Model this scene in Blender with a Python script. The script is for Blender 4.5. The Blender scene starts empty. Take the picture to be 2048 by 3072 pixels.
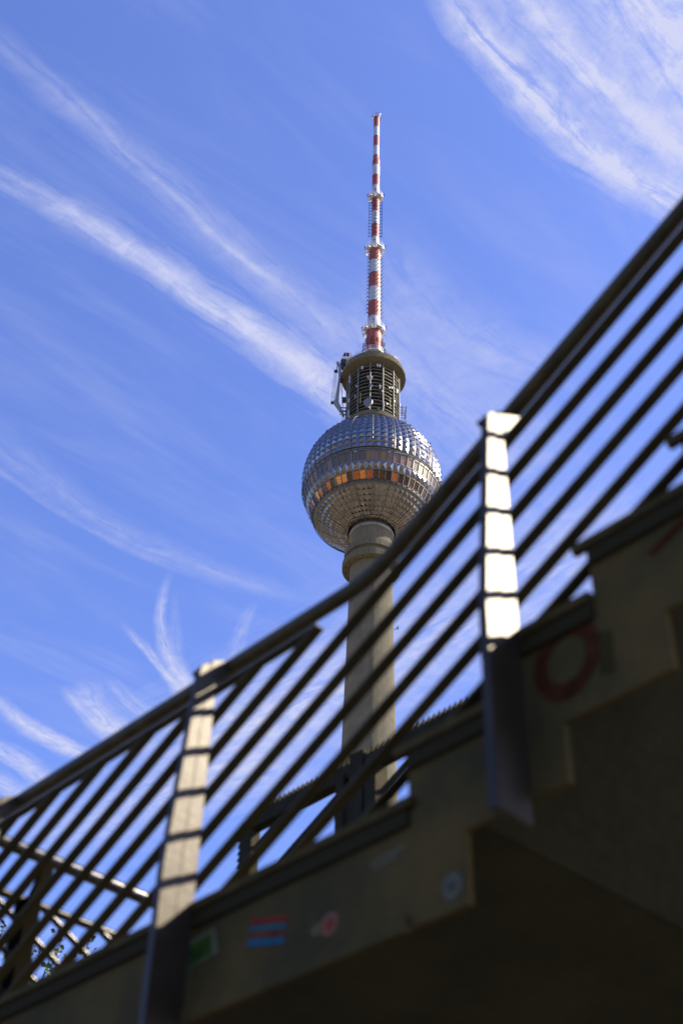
import bpy, math, random
from mathutils import Vector, Matrix
R = math.radians
PI = math.pi
random.seed(11)
scene = bpy.context.scene
col = scene.collection

# ------------------------------------------------------------------ camera
cam_data = bpy.data.cameras.new('camera')
cam = bpy.data.objects.new('camera', cam_data)
col.objects.link(cam)
CAM_Z = 1.6
pitch, roll = R(41.388), R(1.836)
fw = Vector((0, math.cos(pitch), math.sin(pitch)))
up = Vector((0, -math.sin(pitch), math.cos(pitch)))
rt = Vector((1, 0, 0))
rt2 = rt * math.cos(roll) + up * math.sin(roll)
up2 = up * math.cos(roll) - rt * math.sin(roll)
m = Matrix((rt2, up2, -fw)).transposed().to_4x4()
m.translation = Vector((0, 0, CAM_Z))
cam.matrix_world = m
cam_data.sensor_fit = 'VERTICAL'
cam_data.sensor_height = 36
cam_data.sensor_width = 24
cam_data.lens = 47.763
cam_data.clip_start = 0.05
cam_data.clip_end = 20000
cam_data.dof.use_dof = True
cam_data.dof.focus_distance = 310
cam_data.dof.aperture_fstop = 2.0
cam_data.dof.aperture_blades = 0
scene.camera = cam

# ------------------------------------------------------------------ sun, sky, exposure
SUN_EL, SUN_ROT = R(38), R(91)
scene.view_settings.view_transform = 'Standard'
scene.view_settings.look = 'None'
scene.view_settings.gamma = 1
scene.cycles.sample_clamp_indirect = 4.0
scene.view_settings.exposure = 1.5
sun_data = bpy.data.lights.new('sun', 'SUN')
sun_data.energy = 5.0
sun_data.angle = R(0.53)
sun_data.color = (1.0, 0.85, 0.62)
sun = bpy.data.objects.new('sun', sun_data)
col.objects.link(sun)
sd = Vector((math.cos(SUN_EL) * math.sin(SUN_ROT), math.cos(SUN_EL) * math.cos(SUN_ROT), math.sin(SUN_EL)))
sun.rotation_euler = sd.to_track_quat('Z', 'Y').to_euler()
sun.location = (0, 0, 60)

world = bpy.data.worlds.new('World')
scene.world = world
world.use_nodes = True
wt = world.node_tree
for n in list(wt.nodes):
    wt.nodes.remove(n)


class G:
    """small helper to write node maths as expressions"""
    def __init__(s, tree):
        s.t = tree

    def node(s, typ, **kw):
        n = s.t.nodes.new(typ)
        for k, v in kw.items():
            setattr(n, k, v)
        return n

    def put(s, sock, v):
        if isinstance(v, (int, float)):
            sock.default_value = v
        elif isinstance(v, tuple):
            sock.default_value = v
        else:
            s.t.links.new(v, sock)

    def m(s, op, a, b=None, c=None, clamp=False):
        n = s.node('ShaderNodeMath', operation=op, use_clamp=clamp)
        s.put(n.inputs[0], a)
        if b is not None:
            s.put(n.inputs[1], b)
        if c is not None:
            s.put(n.inputs[2], c)
        return n.outputs[0]

    def xyz(s, x, y, z=0.0):
        n = s.node('ShaderNodeCombineXYZ')
        for i, v in enumerate((x, y, z)):
            s.put(n.inputs[i], v)
        return n.outputs[0]

    def noise(s, vec, scale, detail=5, rough=0.55, dist=0.0, out='Fac'):
        n = s.node('ShaderNodeTexNoise')
        s.put(n.inputs['Vector'], vec)
        n.inputs['Scale'].default_value = scale
        n.inputs['Detail'].default_value = detail
        n.inputs['Roughness'].default_value = rough
        n.inputs['Distortion'].default_value = dist
        return n.outputs[out]

    def smooth(s, v, lo, hi, a=0.0, b=1.0):
        n = s.node('ShaderNodeMapRange', interpolation_type='SMOOTHSTEP')
        s.put(n.inputs[0], v)
        for i, q in enumerate((lo, hi, a, b)):
            n.inputs[i + 1].default_value = q
        return n.outputs[0]

    def lin(s, v, lo, hi, a=0.0, b=1.0):
        n = s.node('ShaderNodeMapRange')
        s.put(n.inputs[0], v)
        for i, q in enumerate((lo, hi, a, b)):
            n.inputs[i + 1].default_value = q
        return n.outputs[0]


g = G(wt)
wout = g.node('ShaderNodeOutputWorld')
bg = g.node('ShaderNodeBackground')
wt.links.new(bg.outputs[0], wout.inputs[0])
sky = g.node('ShaderNodeTexSky', sky_type='NISHITA')
sky.sun_disc = False
sky.sun_elevation = SUN_EL
sky.sun_rotation = SUN_ROT
sky.altitude = 50
sky.air_density = 1.0
sky.dust_density = 1.2
sky.ozone_density = 2.2
bg.inputs['Strength'].default_value = 0.0715
tint = g.node('ShaderNodeMix', data_type='RGBA', blend_type='MULTIPLY')
tint.inputs[0].default_value = 1.0
wt.links.new(sky.outputs[0], tint.inputs[6])
tint.inputs[7].default_value = (0.95, 1.01, 1.58, 1)

# cirrus: a thin sheet far overhead, every point of it found as (x/z, y/z) of the view direction
STREAKS = [  # start, direction, length, bend, half widths, densities
    (-0.3276, 0.6855, 0.7660, 0.6429, 0.4682, -0.0092, 0.0141, 0.0365, 0.5, 0.95),
    (-0.2624, 0.7329, 0.7817, 0.6236, 0.3396, 0.0009, 0.0096, 0.0196, 0.30, 0.45),
    (-0.2984, 0.5629, 0.6798, 0.7334, 0.4412, 0.0016, 0.0153, 0.0296, 0.26, 0.40),
    (-0.2299, 0.6268, 0.6607, 0.7507, 0.2488, 0.0089, 0.0038, 0.0056, 0.22, 0.45),
    (0.0622, 0.5073, 0.7620, 0.6476, 0.3422, 0.0257, 0.0202, 0.0280, 1.0, 1.0),
    (0.1014, 0.4991, 0.7595, 0.6505, 0.2768, 0.0114, 0.0265, 0.0300, 0.85, 0.95),
    (0.1748, 0.4723, 0.6825, 0.7309, 0.2719, 0.0030, 0.0600, 0.0700, 0.95, 1.0),
    (-0.3869, 1.0117, 0.7694, 0.6388, 0.4366, 0.0401, 0.0334, 0.0193, 0.20, 0.24),
    (-0.3953, 1.0580, 0.7445, 0.6676, 0.2839, 0.0147, 0.0067, 0.0074, 0.16, 0.18),
    (0.0002, 0.8318, 0.6752, 0.7377, 0.3053, 0.0174, 0.0612, 0.0893, 0.34, 0.34),
    (0.0297, 0.7548, 0.7153, 0.6988, 0.2341, 0.0270, 0.0353, 0.0624, 0.22, 0.30),
    (-0.2119, 1.6682, 0.6967, -0.7173, 0.7928, 0.0203, 0.1328, 0.1247, 0.85, 0.45),
    (-0.4769, 1.9573, 0.7944, -0.6074, 0.4882, -0.0097, 0.0981, 0.1172, 0.30, 0.75),
    (-0.2029, 1.2607, 0.0620, 0.9981, 0.2530, 0.0236, 0.0059, 0.0150, 0.35, 0.95),
    (-0.1968, 1.2982, 0.0132, 0.9999, 0.2053, 0.0068, 0.0061, 0.0120, 0.15, 0.40),
    (-0.2646, 1.3632, 0.3932, 0.9195, 0.1861, 0.0010, 0.0081, 0.0131, 0.35, 0.85),
    (-0.2426, 1.3894, 0.2555, 0.9668, 0.1721, -0.0016, 0.0050, 0.0107, 0.30, 0.60),
    (-0.0985, 1.3102, -0.2633, 0.9647, 0.1659, 0.0006, 0.0076, 0.0140, 0.30, 0.35),
    (-0.4519, 1.5284, 0.5876, 0.8091, 0.1690, 0.0171, 0.0129, 0.0259, 0.60, 1.0),
    (-0.4294, 1.5693, 0.5607, 0.8280, 0.1714, -0.0069, 0.0127, 0.0173, 0.30, 0.70),
    (-0.3314, 1.4909, 0.3868, 0.9222, 0.1707, 0.0127, 0.0259, 0.0302, 0.50, 0.95),
    (-0.2959, 1.4789, 0.5063, 0.8623, 0.1291, 0.0057, 0.0110, 0.0247, 0.30, 0.60),
    (-0.3557, 1.5024, 0.4450, 0.8955, 0.1394, 0.0082, 0.0109, 0.0181, 0.30, 0.60),
    (-0.5011, 1.6397, 0.5908, 0.8068, 0.1554, -0.0134, 0.0255, 0.0227, 0.80, 0.80),
    (-0.5162, 1.7226, 0.6434, 0.7655, 0.1245, -0.0074, 0.0324, 0.0292, 0.70, 0.60),
    (-0.2243, 0.7745, 0.7777, 0.6287, 0.2358, -0.0022, 0.0049, 0.0075, 0.30, 0.50),
]
geo = g.node('ShaderNodeNewGeometry')
tc = g.node('ShaderNodeTexCoord')
sep = g.node('ShaderNodeSeparateXYZ')
wt.links.new(tc.outputs['Generated'], sep.inputs[0])
zc = g.m('MAXIMUM', sep.outputs[2], 0.04)
qx = g.m('DIVIDE', sep.outputs[0], zc)
qy = g.m('DIVIDE', sep.outputs[1], zc)
qv = g.xyz(qx, qy, 0.0)
warp = g.node('ShaderNodeSeparateXYZ')
wt.links.new(g.noise(qv, 5.0, 6, 0.6, 0.0, 'Color'), warp.inputs[0])
wx = g.m('ADD', qx, g.m('MULTIPLY', g.m('SUBTRACT', warp.outputs[0], 0.5), 0.03))
wy = g.m('ADD', qy, g.m('MULTIPLY', g.m('SUBTRACT', warp.outputs[1], 0.5), 0.03))
fleece = g.lin(g.noise(g.xyz(wx, wy, 4.0), 38.0, 9, 0.66, 0.4), 0.34, 0.66, 0.62, 1.32)
clear = None
for k, (ax, ay, ex, ey, L, bend, w0, w1, i0, i1) in enumerate(STREAKS):
    dx = g.m('SUBTRACT', wx, ax)
    dy = g.m('SUBTRACT', wy, ay)
    t = g.m('DIVIDE', g.m('ADD', g.m('MULTIPLY', dx, ex), g.m('MULTIPLY', dy, ey)), L)
    nn = g.m('ADD', g.m('MULTIPLY', dx, -ey), g.m('MULTIPLY', dy, ex))
    curve = g.m('MULTIPLY', g.m('MULTIPLY', t, g.m('SUBTRACT', 1.0, t)), 4 * bend)
    nn = g.m('SUBTRACT', nn, curve)
    w = g.lin(t, 0, 1, w0 * 1.35, w1 * 1.35)
    tex = g.noise(g.xyz(g.m('MULTIPLY', t, L * 9.0), g.m('MULTIPLY', nn, 62.0), k * 3.7), 1.0, 8, 0.68, 0.5)
    r = g.m('DIVIDE', g.m('ABSOLUTE', nn), w)
    r = g.m('ADD', r, g.m('MULTIPLY', g.m('SUBTRACT', tex, 0.5), 2.3 if (k > 12 or k < 3) else 1.7))
    mask = g.smooth(r, 1.0, 0.0)
    ends = g.m('MULTIPLY', g.smooth(t, -0.10, 0.18), g.smooth(t, 1.12, 0.86))
    dens = g.m('MULTIPLY', g.m('MULTIPLY', mask, ends), g.lin(t, 0, 1, i0, i1))
    dens = g.m('MULTIPLY', dens, g.lin(tex, 0.36, 0.64, 0.30, 1.45))
    dens = g.m('MULTIPLY', dens, fleece)
    one = g.m('SUBTRACT', 1.0, dens, clamp=True)
    clear = one if clear is None else g.m('MULTIPLY', clear, one)
# faint milky texture everywhere
rotx = g.m('ADD', g.m('MULTIPLY', qx, 0.77), g.m('MULTIPLY', qy, 0.64))
roty = g.m('ADD', g.m('MULTIPLY', qx, -0.64), g.m('MULTIPLY', qy, 0.77))
thin = g.noise(g.xyz(g.m('MULTIPLY', rotx, 2.5), g.m('MULTIPLY', roty, 11.0), 9.0), 1.0, 7, 0.62, 0.6)
clear = g.m('MULTIPLY', clear, g.m('SUBTRACT', 1.0, g.smooth(thin, 0.40, 0.85, 0.0, 0.20)))
clear = g.m('ADD', clear, g.smooth(sep.outputs[2], 0.22, 0.08), clamp=True)
cmix = g.node('ShaderNodeMix', data_type='RGBA')
wt.links.new(clear, cmix.inputs[0])
cmix.inputs[6].default_value = (3.2, 3.35, 4.6, 1)
wt.links.new(tint.outputs[2], cmix.inputs[7])
wt.links.new(cmix.outputs[2], bg.inputs['Color'])


# ------------------------------------------------------------------ materials
def mat(name, color, rough=0.6, metal=0.0, var=0.0, vscale=6.0, bump=0.0, bscale=40.0, spec=0.5, color2=None, detail=6, stretch=(1, 1, 1)):
    mt = bpy.data.materials.new(name)
    mt.use_nodes = True
    nt = mt.node_tree
    b = nt.nodes['Principled BSDF']
    b.inputs['Roughness'].default_value = rough
    b.inputs['Metallic'].default_value = metal
    b.inputs['Specular IOR Level'].default_value = 0.04 if metal < .5 else .5
    b.inputs['Specular IOR Level'].default_value = spec
    b.inputs['Base Color'].default_value = (*color, 1)
    q = G(nt)
    tcn = q.node('ShaderNodeTexCoord')
    mp = q.node('ShaderNodeMapping')
    nt.links.new(tcn.outputs['Object'], mp.inputs[0])
    mp.inputs['Scale'].default_value = stretch
    if var:
        f = q.noise(mp.outputs[0], vscale, detail, 0.6)
        rmp = q.node('ShaderNodeValToRGB')
        c2 = color2 or tuple(c * (1 - var) for c in color)
        rmp.color_ramp.elements[0].position = 0.32
        rmp.color_ramp.elements[1].position = 0.68
        rmp.color_ramp.elements[0].color = (*c2, 1)
        rmp.color_ramp.elements[1].color = (*[min(1, c * (1 + var * 0.6)) for c in color], 1)
        nt.links.new(f, rmp.inputs[0])
        nt.links.new(rmp.outputs[0], b.inputs['Base Color'])
    if bump:
        f = q.noise(mp.outputs[0], bscale, 4, 0.6)
        bn = q.node('ShaderNodeBump')
        bn.inputs['Strength'].default_value = bump
        bn.inputs['Distance'].default_value = 0.02
        nt.links.new(f, bn.inputs['Height'])
        nt.links.new(bn.outputs[0], b.inputs['Normal'])
    return mt


M = {}
M['steel_dark'] = mat('painted_dark_steel', (0.058, 0.050, 0.026), 0.55, 0.0, 0.3, 9, 0.15, 60, spec=0.16)
M['handrail'] = mat('worn_handrail_paint', (0.062, 0.050, 0.022), 0.5, 0.0, 0.4, 12, 0.15, 60, spec=0.2)
M['steel_matt'] = mat('matt_dark_steel', (0.024, 0.021, 0.010), 0.8, 0.0, 0.3, 9, 0.1, 40, spec=0.08)
M['post_steel'] = mat('satin_post_paint', (0.034, 0.027, 0.016), 0.40, 0.0, 0.3, 5, 0.06, 30, spec=0.17)
M['fascia'] = mat('weathered_fascia_steel', (0.086, 0.058, 0.017), 0.8, 0.0, 0.30, 2.6, 0.4, 30, color2=(0.044, 0.039, 0.016), spec=0.06)
M['nosing'] = mat('worn_nosing_steel', (0.066, 0.048, 0.016), 0.8, 0, 0.3, 8, spec=0.06)
M['matt_black'] = mat('matt_black_strip', (0.030, 0.025, 0.012), 0.9, spec=0.04)  # near-black for the painted shade under the nosing, also on the spikes
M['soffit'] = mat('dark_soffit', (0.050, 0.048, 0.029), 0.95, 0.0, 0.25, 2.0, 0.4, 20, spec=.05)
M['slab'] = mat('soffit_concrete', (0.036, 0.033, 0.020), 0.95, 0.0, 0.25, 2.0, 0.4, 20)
M['red_paint'] = mat('faded_red_spray', (0.055, 0.019, 0.007), 0.85, 0, 0.35, 14, spec=0.03)
M['black_paint'] = mat('dark_spray', (0.045, 0.034, 0.012), 0.85, 0, 0.3, 10, spec=0.03)
M['ground'] = None
M['rail_steel'] = mat('worn_rail_steel', (0.018, 0.016, 0.011), 0.27, 0.0, 0.3, 6, spec=0.3)
M['shade_post'] = mat('shade_post_black', (0.005, 0.0045, 0.003), 0.9, spec=0.0)  # near-black base colour puts shade onto the landing posts and brackets
M['bright_rail'] = mat('polished_rail', (0.020, 0.018, 0.012), 0.2, 0.0, 0.2, 8, spec=0.8)
M['galv'] = mat('galvanised_steel', (0.26, 0.26, 0.24), 0.45, 0.4, 0.25, 1.5)
M['white_steel'] = mat('white_painted_steel', (0.58, 0.60, 0.62), 0.5, 0.0, 0.12, 2.0)
M['mast_red'] = mat('mast_red_paint', (0.235, 0.048, 0.028), 0.55, 0, 0.25, 0.8, stretch=(1, 1, 0.25))
M['mast_white'] = mat('mast_white_paint', (0.34, 0.38, 0.42), 0.55, 0, 0.10, 0.8, stretch=(1, 1, 0.25))
M['antenna_dark'] = mat('dark_antenna_steel', (0.025, 0.026, 0.028), 0.5, 0.2, 0.2, 3)
M['cage_steel'] = mat('cage_tube_steel', (0.15, 0.155, 0.13), 0.55, 0.2, 0.25, 1.2)
M['core_dark'] = mat('dark_core_concrete', (0.025, 0.025, 0.02), 0.9, 0, 0.4, 0.6)
M['panel_white'] = mat('antenna_radome_white', (0.36, 0.38, 0.40), 0.45, 0, 0.08, 3)
M['dish_grey'] = mat('dish_grey', (0.13, 0.14, 0.17), 0.5, 0, 0.1, 2)
M['cab_glass'] = mat('cab_glass', (0.02, 0.025, 0.03), 0.08)
M['rib'] = mat('rib_steel', (0.24, 0.225, 0.19), 0.35, 0.6, 0.2, 0.7)
M['frame'] = mat('window_frame_steel', (0.15, 0.165, 0.17), 0.5, 0.3, 0.2, 0.6)
M['crane'] = mat('crane_grey_paint', (0.20, 0.22, 0.23), 0.5, 0, 0.15, 1.0)
M['joint'] = mat('dark_joint', (0.05, 0.045, 0.035), 0.9)
M['yellow'] = mat('yellow_cable', (0.55, 0.5, 0.08), 0.6)


def concrete(name, c1, c2, seams=True, cols=24, rows=2.5):
    mt = bpy.data.materials.new(name)
    mt.use_nodes = True
    nt = mt.node_tree
    b = nt.nodes['Principled BSDF']
    b.inputs['Roughness'].default_value = 0.9
    b.inputs['Specular IOR Level'].default_value = 0.2
    if 'Diffuse Roughness' in b.inputs:
        b.inputs['Diffuse Roughness'].default_value = 1.0
    q = G(nt)
    tcn = q.node('ShaderNodeTexCoord')
    sp = q.node('ShaderNodeSeparateXYZ')
    nt.links.new(tcn.outputs['Object'], sp.inputs[0])
    ang = q.m('ARCTAN2', sp.outputs[1], sp.outputs[0])
    cyl = q.xyz(q.m('MULTIPLY', ang, 5.0), sp.outputs[2], 0.0)
    streak = q.noise(q.xyz(q.m('MULTIPLY', ang, 14.0), q.m('MULTIPLY', sp.outputs[2], 0.06), 0.0), 1.0, 6, 0.6)
    mott = q.noise(cyl, 0.35, 7, 0.62)
    lines = None
    if seams:
        fr = q.m('FRACT', q.m('MULTIPLY', ang, cols / (2 * PI)))
        fr = q.m('ABSOLUTE', q.m('SUBTRACT', fr, 0.5))
        l1 = q.smooth(fr, 0.478, 0.495)
        fz = q.m('FRACT', q.m('DIVIDE', sp.outputs[2], rows))
        fz = q.m('ABSOLUTE', q.m('SUBTRACT', fz, 0.5))
        l2 = q.smooth(fz, 0.47, 0.495)
        lines = q.m('MAXIMUM', l1, l2)
    mixv = q.m('ADD', q.m('MULTIPLY', streak, 0.5), q.m('MULTIPLY', mott, 0.5))
    mx = q.node('ShaderNodeMix', data_type='RGBA')
    nt.links.new(q.smooth(mixv, 0.36, 0.64), mx.inputs[0])
    mx.inputs[6].default_value = (*c1, 1)
    mx.inputs[7].default_value = (*c2, 1)
    outc = mx.outputs[2]
    if seams:
        mx2 = q.node('ShaderNodeMix', data_type='RGBA')
        nt.links.new(q.m('MULTIPLY', lines, 0.26), mx2.inputs[0])
        nt.links.new(outc, mx2.inputs[6])
        mx2.inputs[7].default_value = (c1[0] * .4, c1[1] * .4, c1[2] * .4, 1)
        outc = mx2.outputs[2]
    nt.links.new(outc, b.inputs['Base Color'])
    bn = q.node('ShaderNodeBump')
    bn.inputs['Strength'].default_value = 0.7
    bn.inputs['Distance'].default_value = 0.12
    fine = q.noise(q.xyz(q.m('MULTIPLY', ang, 5.0), q.m('MULTIPLY', sp.outputs[2], 0.8), 0.0), 2.2, 5, 0.65)
    hgt = fine if not seams else q.m('SUBTRACT', fine, q.m('MULTIPLY', lines, 0.5))
    nt.links.new(hgt, bn.inputs['Height'])
    nt.links.new(bn.outputs[0], b.inputs['Normal'])
    return mt


M['concrete'] = concrete('tower_concrete', (0.140, 0.136, 0.092), (0.188, 0.178, 0.122))
M['concrete_plain'] = concrete('tower_concrete_smooth', (0.125, 0.122, 0.086), (0.16, 0.154, 0.11), seams=False)


def facet_mat(name, base, rough):
    mt = bpy.data.materials.new(name)
    mt.use_nodes = True
    nt = mt.node_tree
    b = nt.nodes['Principled BSDF']
    q = G(nt)
    b.inputs['Metallic'].default_value = 1.0
    tcn = q.node('ShaderNodeTexCoord')
    big = q.noise(tcn.outputs['Object'], 0.55, 5, 0.6)
    fine = q.noise(tcn.outputs['Object'], 3.0, 5, 0.6)
    rr = q.lin(q.m('ADD', q.m('MULTIPLY', big, 0.5), q.m('MULTIPLY', fine, 0.5)), 0.3, 0.7, rough - 0.07, rough + 0.10)
    nt.links.new(rr, b.inputs['Roughness'])
    mx = q.node('ShaderNodeMix', data_type='RGBA')
    nt.links.new(q.smooth(fine, 0.3, 0.7), mx.inputs[0])
    mx.inputs[6].default_value = (*[c * 0.86 for c in base], 1)
    mx.inputs[7].default_value = (*base, 1)
    nt.links.new(mx.outputs[2], b.inputs['Base Color'])
    bn = q.node('ShaderNodeBump')
    bn.inputs['Strength'].default_value = 0.25
    bn.inputs['Distance'].default_value = 0.05
    nt.links.new(q.noise(tcn.outputs['Object'], 1.6, 3, 0.5), bn.inputs['Height'])
    nt.links.new(bn.outputs[0], b.inputs['Normal'])
    return mt


M['facet'] = facet_mat('stainless_pyramid_cladding', (0.19, 0.19, 0.187), 0.18)


def pane_mat(name, colr, rough, wob, metal=0.9):
    mt = bpy.data.materials.new(name)
    mt.use_nodes = True
    nt = mt.node_tree
    b = nt.nodes['Principled BSDF']
    q = G(nt)
    b.inputs['Metallic'].default_value = metal
    b.inputs['Roughness'].default_value = rough
    b.inputs['Base Color'].default_value = (*colr, 1)
    tcn = q.node('ShaderNodeTexCoord')
    bn = q.node('ShaderNodeBump')
    bn.inputs['Strength'].default_value = wob
    bn.inputs['Distance'].default_value = 0.25
    nt.links.new(q.noise(tcn.outputs['Object'], 0.8, 3, 0.5, 0.8), bn.inputs['Height'])
    nt.links.new(bn.outputs[0], b.inputs['Normal'])
    return mt


M['pane_up'] = [pane_mat('copper_pane', (0.155, 0.088, 0.034), 0.3, 0.05, 0.0), pane_mat('brown_pane', (0.080, 0.060, 0.022), 0.3, 0.05, 0.0),
                pane_mat('ochre_pane', (0.17, 0.11, 0.010), 0.3, 0.05, 0.0), pane_mat('smoke_pane', (0.060, 0.055, 0.030), 0.3, 0.05, 0.0)]
M['pane_low'] = [pane_mat('gold_pane', (0.62, 0.24, 0.045), 0.04, 0.8), pane_mat('amber_pane', (0.40, 0.11, 0.02), 0.04, 0.9),
                 pane_mat('dusk_pane', (0.09, 0.055, 0.025), 0.04, 0.7), pane_mat('umber_pane', (0.05, 0.03, 0.018), 0.04, 0.7)]  # tinted glass; orange and dark variants also paint in reflected buildings

# ground: paving and roofs of the city around, seen only mirrored in the cladding and the panes
gm = bpy.data.materials.new('city_paving')
gm.use_nodes = True
q = G(gm.node_tree)
gb = gm.node_tree.nodes['Principled BSDF']
gb.inputs['Roughness'].default_value = 0.9
tcn = q.node('ShaderNodeTexCoord')
vo = q.node('ShaderNodeTexVoronoi', distance='CHEBYCHEV')
vo.inputs['Scale'].default_value = 0.03
gm.node_tree.links.new(tcn.outputs['Object'], vo.inputs['Vector'])
sepc = q.node('ShaderNodeSeparateColor')
gm.node_tree.links.new(vo.outputs['Color'], sepc.inputs[0])
ramp = q.node('ShaderNodeValToRGB')
cr = ramp.color_ramp
cr.interpolation = 'CONSTANT'
cr.elements[0].position = 0
cr.elements[0].color = (0.05, 0.048, 0.042, 1)
cr.elements[1].position = 0.30
cr.elements[1].color = (0.19, 0.15, 0.10, 1)
for p_, c_ in ((0.5, (0.07, 0.075, 0.045, 1)), (0.65, (0.34, 0.26, 0.155, 1)), (0.85, (0.16, 0.135, 0.10, 1)), (0.93, (0.5, 0.40, 0.27, 1))):
    e_ = cr.elements.new(p_)
    e_.color = c_
gm.node_tree.links.new(sepc.outputs[0], ramp.inputs[0])
gmix = q.node('ShaderNodeMix', data_type='RGBA', blend_type='MULTIPLY')
gmix.inputs[0].default_value = 0.45
gm.node_tree.links.new(ramp.outputs[0], gmix.inputs[6])
gr = q.node('ShaderNodeValToRGB')
gr.color_ramp.elements[0].position = 0.35
gr.color_ramp.elements[1].position = 0.65
gr.color_ramp.elements[0].color = (0.35, 0.33, 0.3, 1)
gm.node_tree.links.new(q.noise(tcn.outputs['Object'], 0.12, 8, 0.6), gr.inputs[0])
gm.node_tree.links.new(gr.outputs[0], gmix.inputs[7])
gm.node_tree.links.new(gmix.outputs[2], gb.inputs['Base Color'])
M['ground'] = gm


# ------------------------------------------------------------------ mesh helpers
class MB:
    def __init__(s):
        s.v, s.f, s.mi, s.sm = [], [], [], []

    def add(s, vs, fs, mi=0, smooth=False):
        o = len(s.v)
        s.v += [tuple(p) for p in vs]
        for f in fs:
            s.f.append([i + o for i in f])
            s.mi.append(mi)
            s.sm.append(smooth)
        return s

    def box(s, c, size, mi=0, rot=None):
        hx, hy, hz = size[0] / 2, size[1] / 2, size[2] / 2
        vs = [Vector((x, y, z)) for z in (-hz, hz) for y in (-hy, hy) for x in (-hx, hx)]
        if rot is not None:
            vs = [rot @ v for v in vs]
        vs = [v + Vector(c) for v in vs]
        return s.add(vs, [(0, 2, 3, 1), (4, 5, 7, 6), (0, 1, 5, 4), (2, 6, 7, 3), (0, 4, 6, 2), (1, 3, 7, 5)], mi)

    def bar(s, a, b, w, h, mi=0, upv=(0, 0, 1)):
        a, b = Vector(a), Vector(b)
        d = (b - a).normalized()
        u = Vector(upv)
        sd_ = d.cross(u)
        if sd_.length < 1e-4:
            sd_ = d.cross(Vector((1, 0, 0)))
        sd_.normalize()
        u = sd_.cross(d).normalized()
        vs = []
        for p in (a, b):
            for x, y in ((-1, -1), (1, -1), (1, 1), (-1, 1)):
                vs.append(p + sd_ * (x * w / 2) + u * (y * h / 2))
        return s.add(vs, [(0, 3, 2, 1), (4, 5, 6, 7), (0, 1, 5, 4), (1, 2, 6, 5), (2, 3, 7, 6), (3, 0, 4, 7)], mi)

    def tube(s, pts, r, seg=10, mi=0, caps=True, radii=None):
        pts = [Vector(p) for p in pts]
        n = len(pts)
        rings = []
        ref = None
        for i, p in enumerate(pts):
            d = (pts[min(i + 1, n - 1)] - pts[max(i - 1, 0)]).normalized()
            if ref is None:
                ref = Vector((0, 0, 1)) if abs(d.z) < 0.9 else Vector((1, 0, 0))
            a = d.cross(ref).normalized()
            b = a.cross(d).normalized()
            ref = b
            rr = radii[i] if radii else r
            rings.append([p + a * (math.cos(2 * PI * k / seg) * rr) + b * (math.sin(2 * PI * k / seg) * rr) for k in range(seg)])
        vs = [v for rg in rings for v in rg]
        fs = []
        for i in range(n - 1):
            for k in range(seg):
                k2 = (k + 1) % seg
                fs.append((i * seg + k, (i + 1) * seg + k, (i + 1) * seg + k2, i * seg + k2))
        s.add(vs, fs, mi, True)
        if caps:
            s.add(rings[0], [tuple(range(seg))], mi)
            s.add(rings[-1], [tuple(reversed(range(seg)))], mi)
        return s

    def lathe(s, prof, seg=96, mi=0, c=(0, 0, 0), smooth=True, a0=0.0, a1=2 * PI):
        full = abs(a1 - a0 - 2 * PI) < 1e-6
        cnt = seg if full else seg + 1
        for j in range(len(prof) - 1):
            (r0, z0), (r1, z1) = prof[j], prof[j + 1]
            vs = []
            for (rr, zz) in ((r0, z0), (r1, z1)):
                for k in range(cnt):
                    a = a0 + (a1 - a0) * k / seg
                    vs.append((c[0] + rr * math.cos(a), c[1] + rr * math.sin(a), c[2] + zz))
            fs = []
            for k in range(seg):
                k2 = (k + 1) % cnt
                fs.append((k, k2, cnt + k2, cnt + k))
            s.add(vs, fs, mi, smooth)
        return s

    def ring(s, R0, z, r, seg=64, tseg=6, mi=0, a0=0.0, a1=2 * PI):
        full = abs(a1 - a0 - 2 * PI) < 1e-6
        cnt = seg if full else seg + 1
        vs, fs = [], []
        for k in range(cnt):
            a = a0 + (a1 - a0) * k / seg
            for j in range(tseg):
                b = 2 * PI * j / tseg
                rr = R0 + r * math.cos(b)
                vs.append((rr * math.cos(a), rr * math.sin(a), z + r * math.sin(b)))
        for k in range(seg):
            k2 = (k + 1) % cnt
            for j in range(tseg):
                j2 = (j + 1) % tseg
                fs.append((k * tseg + j, k2 * tseg + j, k2 * tseg + j2, k * tseg + j2))
        return s.add(vs, fs, mi, True)

    def prism(s, poly, axis_fn, d0, d1, mi=0):
        """poly: list of (a, b); axis_fn(a, b, d) -> xyz"""
        n = len(poly)
        vs = [axis_fn(a, b, d0) for a, b in poly] + [axis_fn(a, b, d1) for a, b in poly]
        fs = [tuple(reversed(range(n))), tuple(range(n, 2 * n))]
        for i in range(n):
            j = (i + 1) % n
            fs.append((i, j, n + j, n + i))
        return s.add(vs, fs, mi)

    def build(s, name, mats, parent=None, bevel=0.0):
        me = bpy.data.meshes.new(name)
        me.from_pydata(s.v, [], s.f)
        for mm in (mats if isinstance(mats, (list, tuple)) else [mats]):
            me.materials.append(mm)
        me.polygons.foreach_set('material_index', s.mi)
        me.polygons.foreach_set('use_smooth', s.sm)
        me.update()
        ob = bpy.data.objects.new(name, me)
        col.objects.link(ob)
        if parent is not None:
            ob.parent = parent
        if bevel:
            bv = ob.modifiers.new('bevel', 'BEVEL')
            bv.width = bevel
            bv.segments = 2
            bv.limit_method = 'ANGLE'
        return ob


def thing(name, label, cat, loc=(0, 0, 0), rz=0.0, group=None):
    o = bpy.data.objects.new(name, None)
    col.objects.link(o)
    o.location = loc
    o.rotation_euler = (0, 0, rz)
    o['label'] = label
    o['category'] = cat
    if group:
        o['group'] = group
    return o


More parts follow.
